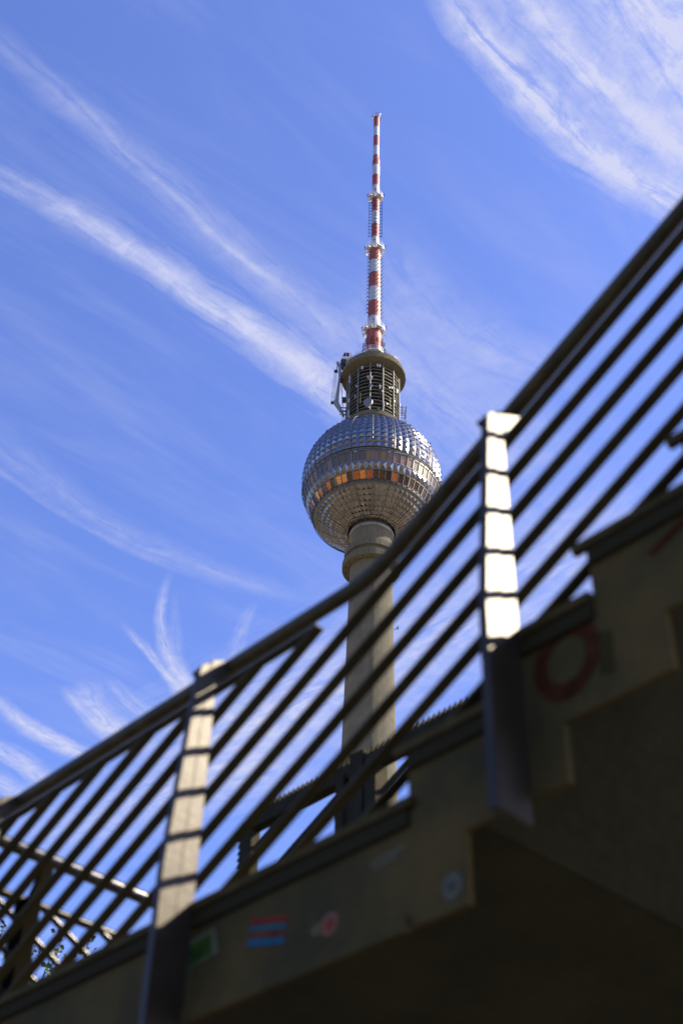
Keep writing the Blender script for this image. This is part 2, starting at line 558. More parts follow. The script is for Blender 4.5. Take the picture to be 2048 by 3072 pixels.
def tag(o, label, cat, group=None):
    o['label'] = label
    o['category'] = cat
    if group:
        o['group'] = group
    return o


# ------------------------------------------------------------------ ground
gmb = MB()
gmb.lathe([(0, 0), (60, 0), (400, 0), (9000, 0)], 64)
ground = gmb.build('ground', M['ground'])
ground.location = (0, 0, -0.01)
ground['kind'] = 'structure'

pmb = MB()
pmb.lathe([(0, 0), (20, 0), (45, 0)], 64)
pave = pmb.build('bounce_cut_pavement', mat('bounce_cut_asphalt', (0.045, 0.043, 0.038), .9, 0, .4, 1.5, .5, 30))  # unseen dark sheet added to cut light bounced up under the stair
pave.location = (0, 6, 0.0)
pave['kind'] = 'structure'

# ------------------------------------------------------------------ television tower
TX, TY = 6.823, 230.0
tower = thing('television_tower', 'tall grey concrete television tower with faceted steel sphere and red and white striped mast', 'tower', (TX, TY, 0))
b = MB()
b.lathe([(16, 0), (13, 6), (10.6, 18), (9.0, 36), (7.9, 60), (6.9, 90), (6.05, 115), (5.74, 127), (5.36, 143), (4.95, 165), (4.62, 187), (4.52, 197.0), (4.5, 201)], 128)
shaft = b.build('shaft', M['concrete'], tower)
# vertical cable duct strip and small lamps on the shaft
b = MB()
for z0_, z1_, r0_, r1_ in ((60, 127, 7.9, 5.74), (127, 187, 5.74, 4.62)):
    a = R(-84)
    b.bar((math.cos(a) * (r0_ + .03), math.sin(a) * (r0_ + .03), z0_), (math.cos(a) * (r1_ + .03), math.sin(a) * (r1_ + .03), z1_), 0.22, 0.12, upv=(math.cos(a), math.sin(a), 0))
b.build('conduit', M['concrete_plain'], shaft)
b = MB()
for az in (-8,):
    for z in (171.5,):
        r_ = 4.9
        a = R(az)
        b.bar((math.cos(a) * r_, math.sin(a) * r_, z), (math.cos(a) * (r_ + .8), math.sin(a) * (r_ + .8), z), .12, .12)
        b.box((math.cos(a) * (r_ + .85), math.sin(a) * (r_ + .85), z + .25), (.35, .35, .6))
b.build('obstruction_lamp', M['galv'], shaft)
rr_ = random.Random(4)
for k in range(26):
    b = MB()
    a = R(rr_.uniform(-170, -10))
    z = rr_.uniform(150, 186)
    r_ = 4.62 + (187 - z) * 0.0152
    cx_, cy_ = math.cos(a) * (r_ - .02), math.sin(a) * (r_ - .02)
    b.tube([(cx_, cy_, z), (cx_ * 1.012, cy_ * 1.012, z)], 0.09, 8)
    b.build('anchor_hole', M['core_dark'], shaft)

# double collar below the sphere
b = MB()
b.lathe([(4.6, 187.75), (6.2, 187.4), (6.3, 187.4), (6.3, 189.0), (6.22, 189.05), (6.22, 188.7), (5.3, 188.7), (5.3, 190.4), (5.85, 190.5), (5.9, 190.5), (5.9, 192.0), (5.8, 192.05), (5.8, 191.7), (4.55, 191.7)], 96, smooth=False)
for k in range(30):
    a = 2 * PI * k / 30
    for (r_, z0_, z1_) in ((6.31, 187.5, 188.95), (5.91, 190.6, 191.95)):
        b.bar((math.cos(a) * r_, math.sin(a) * r_, z0_), (math.cos(a) * r_, math.sin(a) * r_, z1_), 0.05, 0.04, 1, upv=(math.cos(a), math.sin(a), 0))
collar = b.build('collar', [M['concrete_plain'], M['joint']], tower)
for k in range(18):
    b = MB()
    a = 2 * PI * (k + .5) / 18
    cx_, cy_ = math.cos(a) * 5.6, math.sin(a) * 5.6
    b.tube([(cx_, cy_, 187.35), (cx_, cy_, 187.56)], 0.13, 8)
    b.build('soffit_lamp', M['core_dark'], collar)
b = MB()
b.lathe([(4.56, 196.6), (4.95, 196.7), (5.0, 197.4), (4.6, 197.6)], 72)
for k in range(8):
    a = 2 * PI * (k + .3) / 8
    b.box((math.cos(a) * 5.0, math.sin(a) * 5.0, 196.75), (.3, .3, .22))
b.build('shaft_flange', M['galv'], tower)

# ---- sphere
SZ, SR = 213.0, 15.93
NC = 60
HUB = R(-91.5)          # rib facing the camera


def ring_pt(r_, z_, k):
    a = HUB + 2 * PI * k / NC
    return Vector((r_ * math.cos(a), r_ * math.sin(a), z_))


def pyramids(mb, prof, h, rel=.24):
    """prof: (r, z) lines; one four-sided pyramid on every cell, each meeting its neighbours edge to edge"""
    for j in range(len(prof) - 1):
        (r0, z0), (r1, z1) = prof[j], prof[j + 1]
        for k in range(NC):
            p = [ring_pt(r0, z0, k), ring_pt(r0, z0, k + 1), ring_pt(r1, z1, k + 1), ring_pt(r1, z1, k)]
            c = (p[0] + p[1] + p[2] + p[3]) / 4
            n = (p[1] - p[0]).cross(p[3] - p[0]).normalized()
            if n.dot(Vector((c.x, c.y, (c.z - SZ)))) < 0:
                n = -n
            side = min((p[1] - p[0]).length, (p[3] - p[0]).length)
            ap = c + n * min(h, side * rel)
            mb.add(p + [ap], [(0, 1, 4), (1, 2, 4), (2, 3, 4), (3, 0, 4)])


def lat(d):
    return (SR * math.cos(R(d)), SZ + SR * math.sin(R(d)))


b = MB()
LAT0, LAT1, NR = -11.2, 67.0, 14
rows = [lat(LAT0 + (LAT1 - LAT0) * j / NR) for j in range(NR + 1)]
pyramids(b, rows, 0.42, .22)
sphere = b.build('sphere_cladding', M['facet'], tower)
# middle belt between the two window bands
belt = [(14.92, SZ - 6.45), (14.05, SZ - 8.15)]
b = MB()
pyramids(b, belt, 0.5)
b.build('belt_cladding', M['facet'], tower)
# bowl below
bowl = []
for j in range(8):
    t = j / 7
    z_ = SZ - 10.95 - 4.2 * (math.sin(t * PI / 2) ** 0.9)
    d = 48 + (71.0 - 48) * (t ** 0.95)
    bowl.append((15.95 * math.cos(R(d)) * (1 + .12 * (1 - t)) if j < 0 else 12.35 - (12.35 - 5.35) * t, SZ - 10.95 - 4.15 * (1 - (1 - t) ** 1.55)))
b = MB()
pyramids(b, bowl, 0.42, .22)
b.build('bowl_cladding', M['facet'], tower)
# flashing and frame bands
b = MB()
b.lathe([(rows[0][0], rows[0][1]), (15.76, SZ - 3.25), (15.62, SZ - 3.55), (15.55, SZ - 3.95)], 120, smooth=False)
b.lathe([(15.02, SZ - 6.38), (15.0, SZ - 6.5), (14.85, SZ - 6.55)], 120, smooth=False)
b.lathe([(14.1, SZ - 8.1), (14.15, SZ - 8.3), (14.05, SZ - 8.35)], 120, smooth=False)
b.lathe([(13.05, SZ - 10.4), (13.1, SZ - 10.6), (12.9, SZ - 10.85), (12.3, SZ - 10.95)], 120, smooth=False)
b.build('band_frame', M['frame'], tower)
b = MB()
b.lathe([(15.2, SZ - 3.9), (14.6, SZ - 6.5)], 90)
b.lathe([(13.75, SZ - 8.2), (12.7, SZ - 10.5)], 90)
b.build('inner_wall', M['core_dark'], tower)
# mullions
for k in range(NC):
    if 26 < k < 35:
        continue
    w_ = 0.26 if k % 3 == 0 else 0.15
    for (r0_, z0_, r1_, z1_) in ((15.58, SZ - 3.9, 15.0, SZ - 6.45), (14.12, SZ - 8.25, 13.1, SZ - 10.5)):
        p0, p1 = ring_pt(r0_, z0_, k), ring_pt(r1_, z1_, k)
        if abs(k - 30) > 5:
            MB().bar(p0, p1, w_, 0.14, upv=(p0.x, p0.y, 0)).build('mullion', M['frame'], tower)
# panes: one part for each window that faces this side
back = MB()
back_n = 0
pr = random.Random(5)
lowpick = {0: 2, -1: 1, -2: 0, -3: 1, -4: 2, -5: 0, -6: 0, -7: 2, -8: 1, -9: 2, -10: 1, -11: 0, 1: 2, 2: 3, 3: 1, 4: 3, 5: 3, 6: 2, 7: 3, 8: 3, 9: 2, 10: 3, 11: 0, 12: 0}  # sets where the painted orange and dark reflections sit
uppick = {0: 0, 1: 2, 2: 0, 3: 0, 4: 0, 5: 0, 6: 1, 7: 0, 8: 1, -1: 2, -2: 1, -3: 1, -4: 1, -5: 1, -6: 3, -7: 0, -8: 3, -9: 3, -10: 0}
for k in range(NC):
    kk = k if k < 30 else k - 60
    for band, (r0_, z0_, r1_, z1_) in enumerate(((15.48, SZ - 4.0, 14.9, SZ - 6.38), (13.98, SZ - 8.4, 13.02, SZ - 10.42))):
        e = 0.09
        p = [ring_pt(r0_, z0_, k + e), ring_pt(r0_, z0_, k + 1 - e), ring_pt(r1_, z1_, k + 1 - e), ring_pt(r1_, z1_, k + e)]
        n = (p[1] - p[0]).cross(p[3] - p[0]).normalized()
        if n.dot(Vector((p[0].x, p[0].y, 0))) < 0:
            n = -n
        vs = p + [v - n * 0.06 for v in p]
        fs = [(0, 1, 2, 3), (4, 7, 6, 5), (0, 4, 5, 1), (1, 5, 6, 2), (2, 6, 7, 3), (3, 7, 4, 0)]
        if -25 <= kk <= 24:
            c_ = (p[0] + p[2]) / 2
            loc_ = [v - c_ for v in vs]
            w = MB().add(loc_, fs)
            pick = (uppick if band == 0 else lowpick).get(kk, pr.randrange(4))
            o_ = w.build('window', (M['pane_up'] if band == 0 else M['pane_low'])[pick], tower)
            o_.location = c_
        else:
            back.add(vs, fs)
            back_n += 1
o_ = back.build('rear_window', M['pane_up'][1], tower)
o_['kind'] = 'stuff'
# ribs and rails
for k in range(0, NC, 3):
    a = HUB + 2 * PI * k / NC
    pts = [((SR + .12) * math.cos(R(d)) * math.cos(a), (SR + .12) * math.cos(R(d)) * math.sin(a), SZ + (SR + .12) * math.sin(R(d))) for d in [-13 + 80.5 * i / 16 for i in range(17)]]
    MB().tube(pts, 0.085, 6).build('meridian_rib', M['rib'], tower)
    pts = [((r_ + .05) * math.cos(a), (r_ + .05) * math.sin(a), z_ - .1) for r_, z_ in bowl]
    MB().tube(pts, 0.075, 6).build('bowl_rib', M['rib'], tower)
for r_, z_, t_ in ((15.98, SZ - 3.15, .09), (15.85, SZ - 3.75, .06), (13.35, SZ - 10.55, .10), (13.15, SZ - 10.95, .06)):
    b = MB().ring(r_, z_, t_, 120, 6)
    if t_ > .08:
        for k in range(NC):
            b.bar(ring_pt(r_, z_, k), ring_pt(r_ - .3, z_ - .55, k), .10, .10)
    b.build('rail_ring', M['antenna_dark'], tower)
for j in (2, 5, 8, 10, 12):
    r_, z_ = rows[j]
    MB().ring(r_ + .02, z_, 0.05 if j != 12 else .09, 120, 5).build('latitude_rib', M['rib'], tower)
for j in (2, 4, 6):
    r_, z_ = bowl[j]
    MB().ring(r_ + .02, z_ - .04, 0.045, 120, 5).build('latitude_rib', M['rib'], tower)
b = MB()
hr = random.Random(2)
for j, s0 in ((9, 1), (6, 4), (4, 2)):
    for k in range(s0, NC, 6):
        d = LAT0 + (LAT1 - LAT0) * (j + .5) / NR
        a = HUB + 2 * PI * (k + .5) / NC
        v = Vector((math.cos(R(d)) * math.cos(a), math.cos(R(d)) * math.sin(a), math.sin(R(d))))
        c_ = Vector((0, 0, SZ))
        b.tube([c_ + v * (SR + .25), c_ + v * (SR + .52)], 0.17, 8)
b.build('roof_anchor', M['antenna_dark'], tower)
# dark opening where the shaft enters
b = MB()
b.lathe([(5.35, bowl[-1][1]), (5.3, 199.6), (4.5, 199.6)], 72)
b.build('throat', M['core_dark'], tower)

# ---- equipment cage above the sphere
b = MB()
b.lathe([(6.1, 228.2), (6.45, 229.6), (6.6, 229.7), (6.6, 231.0), (6.4, 231.05), (4.0, 231.05)], 96, smooth=False)
for k in range(40):
    a = 2 * PI * k / 40
    if k % 7 == 3:
        b.box((math.cos(a) * 6.7, math.sin(a) * 6.7, 231.0), (.5, .5, .7), rot=Matrix.Rotation(a, 3, 'Z'))
b.build('base_ring', M['concrete_plain'], tower)
b = MB()
b.lathe([(4.3, 231), (4.3, 248)], 64)
core = b.build('core', M['core_dark'], tower)
b = MB()
b.lathe([(4.3, 247.6), (7.7, 248.05), (7.92, 248.05), (7.95, 248.85), (7.5, 248.95), (7.45, 249.45), (7.42, 250.45), (7.2, 250.55), (4.5, 251.6), (2.2, 252.2), (2.1, 256.5)], 96, smooth=False)
for k in range(24):
    a = 2 * PI * k / 24
    b.bar((math.cos(a) * 7.96, math.sin(a) * 7.96, 248.1), (math.cos(a) * 7.96, math.sin(a) * 7.96, 248.84), .06, .05, 1, upv=(math.cos(a), math.sin(a), 0))
    a += .13
    b.bar((math.cos(a) * 7.46, math.sin(a) * 7.46, 249.5), (math.cos(a) * 7.44, math.sin(a) * 7.44, 250.42), .06, .05, 1, upv=(math.cos(a), math.sin(a), 0))
disc = b.build('top_disc', [M['concrete_plain'], M['joint']], tower)
b = MB()
for k in range(60):
    a = 2 * PI * k / 60
    b.bar((math.cos(a) * 7.2, math.sin(a) * 7.2, 250.5), (math.cos(a) * 7.2, math.sin(a) * 7.2, 251.4), .05, .05)
b.ring(7.2, 251.4, .035, 60, 5)
b.ring(7.2, 251.0, .03, 60, 5)
b.build('disc_railing', M['galv'], disc)
CR = 6.15
zr = [232.2 + i * 1.19 for i in range(13)]
for i, z in enumerate(zr):
    MB().ring(CR, z, 0.10, 80, 6).build('ring_tube', M['cage_steel'], tower)
b = MB()
for i, z in enumerate(zr):
    if i % 2 == 0:
        b.ring(CR - .25, z + .45, 0.03, 80, 4)
        b.ring(CR - .25, z + .25, 0.03, 80, 4)
b.build('guard_wire', M['cage_steel'], tower)
for i, z in enumerate(zr):
    if i % 2 == 0:
        MB().lathe([(4.3, z - .12), (CR - .35, z - .12), (CR - .35, z - .04), (4.3, z - .04)], 64, smooth=False).build('cage_floor', M['core_dark'], tower)
posts = [(-64.5 + 28.0 * i) for i in range(13)]
for d in posts:
    a = R(-90 + d - 28 * 0 + 0)
    MB().tube([(math.cos(a) * 6.42, math.sin(a) * 6.42, 231.0), (math.cos(a) * 6.42, math.sin(a) * 6.42, 247.2)], 0.15, 8).build('cage_post', M['cage_steel'], tower)
# clutter on the cage
b = MB()
cr_ = random.Random(8)
for k in range(230):
    a = R(cr_.uniform(-200, 20))
    z = cr_.uniform(231.6, 246)
    r0_ = cr_.uniform(5.2, 6.2)
    L_ = cr_.uniform(.3, 1.6)
    if cr_.random() < .45:
        p0 = Vector((math.cos(a) * r0_, math.sin(a) * r0_, z))
        b.bar(p0, p0 + Vector((0, 0, L_)), .05, .05)
    elif cr_.random() < .5:
        da = L_ / r0_
        b.bar((math.cos(a) * r0_, math.sin(a) * r0_, z), (math.cos(a + da) * r0_, math.sin(a + da) * r0_, z + cr_.uniform(-.5, .5)), .05, .05)
    else:
        b.bar((math.cos(a) * 4.6, math.sin(a) * 4.6, z), (math.cos(a) * (r0_ + .3), math.sin(a) * (r0_ + .3), z + cr_.uniform(-.2, .2)), .06, .06)
b.build('cage_bracing', M['cage_steel'], tower)


def az_pt(x, r_, z):
    """point at radius r_ on the camera's side of the tower, x metres to the right of its axis"""
    y = -math.sqrt(max(r_ * r_ - x * x, 0))
    return Vector((x, y, z))


for (x, z, h_, w_, r_) in ((-5.9, 244.6, 1.0, .42, 7.0), (-5.9, 243.3, 1.0, .42, 7.0), (-2.95, 245.6, 1.0, .5, 6.9), (.75, 246.0, .95, .28, 6.9), (1.3, 246.0, .95, .28, 6.9),
                         (-5.9, 237.0, 1.1, .45, 6.8), (5.6, 240.3, 1.2, .4, 6.8), (-5.9, 232.8, 2.2, .3, 6.7), (2.3, 232.6, 1.9, .18, 6.8), (3.15, 233.6, .5, .45, 6.7),
                         (3.7, 239.6, .5, .35, 6.7), (4.3, 240.0, .6, .3, 6.7), (-1.1, 241.3, .7, .14, 6.7), (-4.2, 240.2, .6, .3, 6.6), (4.9, 236.0, .8, .2, 6.7), (6.3, 236.6, .9, .35, 6.9), (2.0, 237.4, .5, .35, 6.7)):
    p = az_pt(x, r_, z)
    a = math.atan2(p.y, p.x)
    b = MB()
    b.box(p, (.22, w_, h_), rot=Matrix.Rotation(a, 3, 'Z'))
    b.bar(p * 1.0 - Vector((0, 0, h_ * .3)), Vector((p.x * .9, p.y * .9, p.z - h_ * .3)), .06, .06)
    b.bar(p * 1.0 + Vector((0, 0, h_ * .3)), Vector((p.x * .9, p.y * .9, p.z + h_ * .3)), .06, .06)
    b.build('panel_antenna', M['panel_white'], tower, bevel=.02)
for (x, z, rd, yaw) in ((-1.25, 232.7, 1.1, -25), (-1.5, 242.2, .36, 10), (-.7, 242.0, .32, 25), (-.8, 239.2, .4, 0), (1.4, 239.1, .35, 20), (-4.4, 237.0, .3, -30)):
    p = az_pt(x, 7.0 if rd > 1 else 6.55, z)
    d = Vector((math.sin(R(yaw)), -math.cos(R(yaw)), -0.12)).normalized()
    b = MB()
    b.tube([p, p + d * rd * .55], rd, 24)
    b.tube([p - d * .12, p], rd * .6, 16)
    b.tube([p - Vector((0, 0, rd + .5)), p], .08, 6)
    b.bar(p, Vector((p.x * .88, p.y * .88, p.z)), .1, .1)
    dsh = b.build('dish_antenna', M['panel_white'], tower)
    MB().tube([p + d * rd * .55, p + d * (rd * .55 + .04)], rd * .97, 24).build('radome', M['dish_grey'], dsh)
b = MB()
b.tube([az_pt(-3.2, 6.55, 233.6), az_pt(-3.2, 6.55, 237.4)], .05, 5)
b.tube([az_pt(5.75, 6.9, 243.6), az_pt(5.75, 6.9, 244.6)], .05, 5)
b.tube([az_pt(3.9, 6.7, 233.0), az_pt(3.9, 6.7, 236.0)], .05, 5)
b.build('rod_antenna', M['yellow'], tower)
# bracket platforms beside the cage, right and left
b = MB()
for z in (235.6, 236.6, 237.6):
    b.bar((5.9, -1, z), (7.9, -1, z), .08, .08)
    b.bar((5.9, .6, z), (7.9, .6, z), .08, .08)
b.bar((7.0, -1, 235.2), (7.0, -1, 238.2), .25, .25)
for y in (-1, .6):
    b.bar((7.7, y, 235.3), (7.95, y, 238.0), .12, .3)
for z in (233.4, 234.2, 234.9):
    b.bar((6.3, -1, z), (7.9, -1, z), .05, .05)
b.bar((6.3, -1, 233.0), (8.0, -1, 232.6), .15, .15)
for x in (6.5, 7.1, 7.7, 7.9):
    b.bar((x, -1, 232.7), (x, -1, 235.2 if x > 7.5 else 233.6), .06, .06)
b.build('bracket_platform', M['galv'], tower)
b = MB()
b.box((-7.05, 0, 240.6), (.95, 1.0, 1.1))
for z in (236.2, 237.4):
    b.bar((-6, -.5, z), (-8.0, -.5, z), .16, .2)
    b.bar((-6, .6, z), (-8.0, .6, z), .16, .2)
for x in (-6.6, -7.3):
    b.bar((x, -.5, 231.4), (x, -.5, 237.4), .09, .09)
for k in range(9):
    b.bar((-6.6, -.5, 231.6 + .6 * k), (-7.3, -.5, 231.9 + .6 * k), .06, .06)
b.bar((-6.6, -.2, 241.5), (-6.6, -.2, 243.6), .25, .12)
b.build('bracket_platform', M['antenna_dark'], tower)

# ---- mast
bands = [(257.0, 271.0, 1.92, 1.9, 0)]
prof = [(257, 1.95), (265.4, 1.88), (265.5, 1.66), (299.0, 1.48), (299.1, 1.02), (341.2, 1.07), (342.6, 0.88), (364.0, 0.87)]


def mast_r(z):
    for (za, ra), (zb, rb) in zip(prof, prof[1:]):
        if za <= z <= zb:
            return ra + (rb - ra) * (z - za) / max(zb - za, 1e-6)
    return prof[-1][1]


edges = [257, 265.6, 271.0, 277.0, 282.9, 288.7, 294.2, 299.05, 304.8, 310.6, 316.5, 322.5, 328.7, 333.65, 338.7, 343.7, 348.7, 353.7, 358.6, 364.0]
cols_ = [0, 1, 0, 1, 0, 1, 0, 1, 0, 1, 0, 1, 0, 1, 0, 1, 0, 1, 0]
# bands alternate; 265.6-271 is white under the third gallery
cols_ = [0, 1, 0, 1, 0, 1, 0, 1, 0, 1, 0, 1, 0, 1, 0, 1, 0, 1, 0]
b = MB()
for i in range(len(edges) - 1):
    z0_, z1_ = edges[i], edges[i + 1]
    zs = [z0_] + [z for z, _ in prof if z0_ < z < z1_] + [z1_]
    b.lathe([(mast_r(z), z) for z in zs], 48, mi=cols_[i])
b.lathe([(0.87, 364.0), (0.0, 364.05)], 32, mi=0, smooth=False)
mast = b.build('mast', [M['mast_red'], M['mast_white']], tower)
b = MB()
for z in edges[1:-1]:
    b.ring(mast_r(z - .2) + .01, z - .15, .04, 40, 4)
b.build('flange', M['antenna_dark'], mast)


def gallery(z, ro, ri, n=12, rail=1.25, name='gallery'):
    """ring platform: radial beams, kerb ring, plates and a guard rail"""
    b = MB()
    for k in range(n):
        a = 2 * PI * (k + .5) / n
        b.bar((math.cos(a) * ri * .98, math.sin(a) * ri * .98, z - .12), (math.cos(a) * ro, math.sin(a) * ro, z - .06), .14, .26)
        # plates on most fields, a few left as open grating
        a0, a1 = 2 * PI * (k + .55) / n, 2 * PI * (k + 1.45) / n
        if k % 4 != 0:
            rin = ri * 1.02
            rout = ri + (ro - ri) * (0.97 if k % 3 == 0 else .5)
            b.add([(rin * math.cos(a0), rin * math.sin(a0), z), (rout * math.cos(a0), rout * math.sin(a0), z), (rout * math.cos(a1), rout * math.sin(a1), z), (rin * math.cos(a1), rin * math.sin(a1), z),
                   (rin * math.cos(a0), rin * math.sin(a0), z + .04), (rout * math.cos(a0), rout * math.sin(a0), z + .04), (rout * math.cos(a1), rout * math.sin(a1), z + .04), (rin * math.cos(a1), rin * math.sin(a1), z + .04)],
                  [(3, 2, 1, 0), (4, 5, 6, 7), (0, 1, 5, 4), (1, 2, 6, 5), (2, 3, 7, 6), (3, 0, 4, 7)])
    for rr_2, hh in ((ro, .30), (ri + .05, .25)):
        b.lathe([(rr_2 - .06, z - .2), (rr_2, z - .2), (rr_2, z - .2 + hh), (rr_2 - .06, z - .2 + hh), (rr_2 - .06, z - .2)], n, smooth=False, a0=PI / n, a1=2 * PI + PI / n - 1e-7)
    for j in range(3):
        rr_2 = ri + (ro - ri) * (j + 1) / 4
        b.ring(rr_2, z + .03, .035, n * 2, 4)
    o = b.build(name, M['white_steel'], tower)
    b = MB()
    for k in range(n):
        a = 2 * PI * (k + .5) / n
        b.bar((math.cos(a) * ro, math.sin(a) * ro, z), (math.cos(a) * ro, math.sin(a) * ro, z + rail), .07, .07)
    for hh in (rail, rail * .66, rail * .33):
        pts = [(math.cos(2 * PI * (k + .5) / n) * ro, math.sin(2 * PI * (k + .5) / n) * ro, z + hh) for k in range(n + 1)]
        for p0, p1 in zip(pts, pts[1:]):
            b.bar(p0, p1, .05, .05)
    b.build('gallery_railing', M['white_steel'], o)
    b = MB()
    for a_ in (-95, -178, -12):
        a = R(a_)
        b.box((math.cos(a) * (ro + .1), math.sin(a) * (ro + .1), z + rail + .15), (.28, .28, .45))
        b.box((math.cos(a) * (ro + .1), math.sin(a) * (ro + .1), z + .5), (.2, .2, .3))
    b.build('obstruction_lamp', M['antenna_dark'], o)
    return o


gallery(323.1, 2.2, 1.02)
gallery(299.2, 2.68, 1.1)
gallery(265.8, 3.0, 1.7, 12, 1.35)
gallery(257.0, 2.75, 1.9, 8, 1.3)
b = MB()
for s_ in (-1, 1):
    b.bar((s_ * 2.7, -.3, 258.3), (s_ * 4.6, -.6, 252.4), .05, .05)
    b.bar((s_ * 2.7, .3, 257.0), (s_ * 4.6, .3, 251.6), .05, .05)
b.build('access_ladder', M['galv'], tower)
b = MB()
b.ring(1.42, 364.9, .06, 40, 6)
b.ring(1.34, 364.2, .045, 40, 6)
b.ring(1.15, 363.4, .045, 40, 6)
for k in range(8):
    a = 2 * PI * k / 8
    b.bar((math.cos(a) * .85, math.sin(a) * .85, 363.0), (math.cos(a) * 1.42, math.sin(a) * 1.42, 364.9), .06, .06)
b.tube([(0, 0, 364), (0, 0, 366.2)], .05, 6)
b.box((-.35, -.2, 364.4), (.35, .35, .8))
b.build('crown_ring', M['rib'], mast)
# dipole arrays
for i in range(12):
    z = 305.6 + i * 1.42
    for d in (0, -90, 180):
        a = R(d)
        ca, sa = math.cos(a), math.sin(a)
        tx_, ty_ = -sa, ca
        b = MB()
        ro = 1.85
        b.bar((ca * 1.0, sa * 1.0, z), (ca * ro, sa * ro, z), .10, .10)
        b.bar((ca * ro - tx_ * .75, sa * ro - ty_ * .75, z), (ca * ro + tx_ * .75, sa * ro + ty_ * .75, z), .07, .07)
        b.bar((ca * (ro - .45), sa * (ro - .45), z + .7), (ca * ro, sa * ro, z + .05), .06, .06)
        b.bar((ca * ro, sa * ro, z - .45), (ca * ro, sa * ro, z + .4), .07, .07)
        b.build('dipole_antenna', M['antenna_dark'], tower)
b = MB()
for i in range(8):
    b.ring(mast_r(306) + .05, 306.2 + i * 2.1, .03, 36, 4)
b.build('cable_clamp', M['antenna_dark'], mast)
for i in range(16):
    z = 272.5 + i * 1.6
    for d in (-65, 25 + 180 + 90 + 0 - 230, 115 - 90):
        pass
    for d in (-65, 25, -155):
        a = R(d)
        rm = mast_r(z)
        ca, sa = math.cos(a), math.sin(a)
        tx_, ty_ = -sa, ca
        b = MB()
        ro = rm + .55
        b.bar((ca * rm * .97, sa * rm * .97, z), (ca * ro, sa * ro, z), .16, .16)
        b.bar((ca * ro - tx_ * .85, sa * ro - ty_ * .85, z), (ca * ro + tx_ * .85, sa * ro + ty_ * .85, z), .07, .07)
        b.build('dipole_antenna', M['antenna_dark'], tower)
# stub antennas round the mast foot
b = MB()
b.ring(2.3, 261.6, .05, 40, 5)
b.ring(2.3, 260.0, .05, 40, 5)
for k in range(24):
    a = 2 * PI * k / 24
    zb = 259.0 + (k % 3) * .25
    b.bar((math.cos(a) * 2.35, math.sin(a) * 2.35, zb), (math.cos(a) * 2.35, math.sin(a) * 2.35, zb + 3.1), .09, .09)
    if k % 4 == 0:
        b.bar((math.cos(a) * 1.8, math.sin(a) * 1.8, 261.6), (math.cos(a) * 2.35, math.sin(a) * 2.35, 261.6), .06, .06)
b.build('rod_antenna_crown', mat('rusty_red_steel', (0.24, 0.07, 0.045), 0.6), tower)
b = MB()
for k in range(24):
    a = 2 * PI * k / 24
    if k % 2:
        b.box((math.cos(a) * 2.75, math.sin(a) * 2.75, 259.8 + (k % 3) * .3), (.22, .22, 1.3))
        b.bar((math.cos(a) * 2.3, math.sin(a) * 2.3, 260.0), (math.cos(a) * 2.75, math.sin(a) * 2.75, 260.0), .05, .05)
b.build('panel_antenna_crown', M['antenna_dark'], tower)

# ------------------------------------------------------------------ maintenance crane on the disc
crane = thing('maintenance_crane', 'grey folded maintenance crane hanging beside the top disc of the tower', 'crane', (TX, TY, 0))


def flat(poly, y0, y1, name, mt, parent, bevel=0.0):
    return MB().prism(poly, lambda a, c, d: (a, d, c), y0, y1).build(name, mt, parent, bevel)


flat([(-8.35, 252.6), (-7.95, 251.5), (-8.15, 247.0), (-8.35, 239.6), (-6.85, 235.0), (-7.25, 234.7), (-9.55, 239.0), (-9.6, 239.6), (-9.35, 239.9), (-8.65, 248.0), (-8.75, 252.0)], -.45, .1, 'jib', M['crane'], crane, .04)
flat([(-10.3, 239.5), (-9.4, 239.95), (-9.3, 239.2), (-10.15, 238.85)], -.35, 0, 'knuckle', M['antenna_dark'], crane)
flat([(-9.35, 253.6), (-8.95, 254.0), (-8.5, 253.6), (-7.9, 252.0), (-8.4, 251.4), (-8.9, 253.0)], -.5, .2, 'jib_head', M['crane'], crane)
cab = flat([(-8.05, 254.6), (-7.95, 255.3), (-7.35, 256.9), (-5.65, 256.7), (-5.4, 255.3), (-6.6, 254.5)], -1.0, .9, 'cab', M['white_steel'], crane, .05)
flat([(-7.7, 255.3), (-7.35, 256.6), (-7.0, 256.6), (-7.0, 255.25)], -1.04, -1.0, 'cab_window', M['cab_glass'], cab)
flat([(-6.85, 255.25), (-6.85, 256.6), (-6.2, 256.55), (-6.2, 255.3)], -1.04, -1.0, 'cab_window', M['cab_glass'], cab)
b = MB()
b.box((-7.6, 0, 253.7), (1.3, 1.4, 1.4))
b.box((-7.8, 0, 252.6), (.8, 1.0, 1.6))
b.bar((-7.6, 0, 253.2), (-5.2, 0, 251.4), .5, .5)
b.build('slewing_base', M['antenna_dark'], crane)
b = MB()
for x0_, z0_, x1_, z1_ in ((-9.65, 250.4, -10.22, 239.7), (-9.45, 250.4, -10.0, 239.8), (-9.2, 250.5, -9.6, 239.9), (-9.05, 250.5, -9.5, 240.0), (-8.2, 246.5, -7.2, 238.0), (-7.9, 246.8, -7.5, 238.5), (-7.7, 246, -7.35, 237.5)):
    b.tube([(x0_, -.2, z0_), (x1_, -.2, z1_)], .035, 5)
b.build('cable', M['antenna_dark'], crane)
b = MB()
b.tube([(-9.75, -.2, 250.55), (-8.85, -.2, 250.55)], .42, 12)
b.tube([(-9.2, -.2, 250.6), (-8.9, -.2, 253.2)], .12, 6)
b.build('pulley_block', M['antenna_dark'], crane)
b = MB()
b.tube([(-7.85, -.5, 247.15), (-7.85, .2, 247.15)], .5, 12)
b.tube([(-7.9, -.2, 247.4), (-7.95, -.2, 250.2)], .2, 8)
b.build('hook_block', M['antenna_dark'], crane)

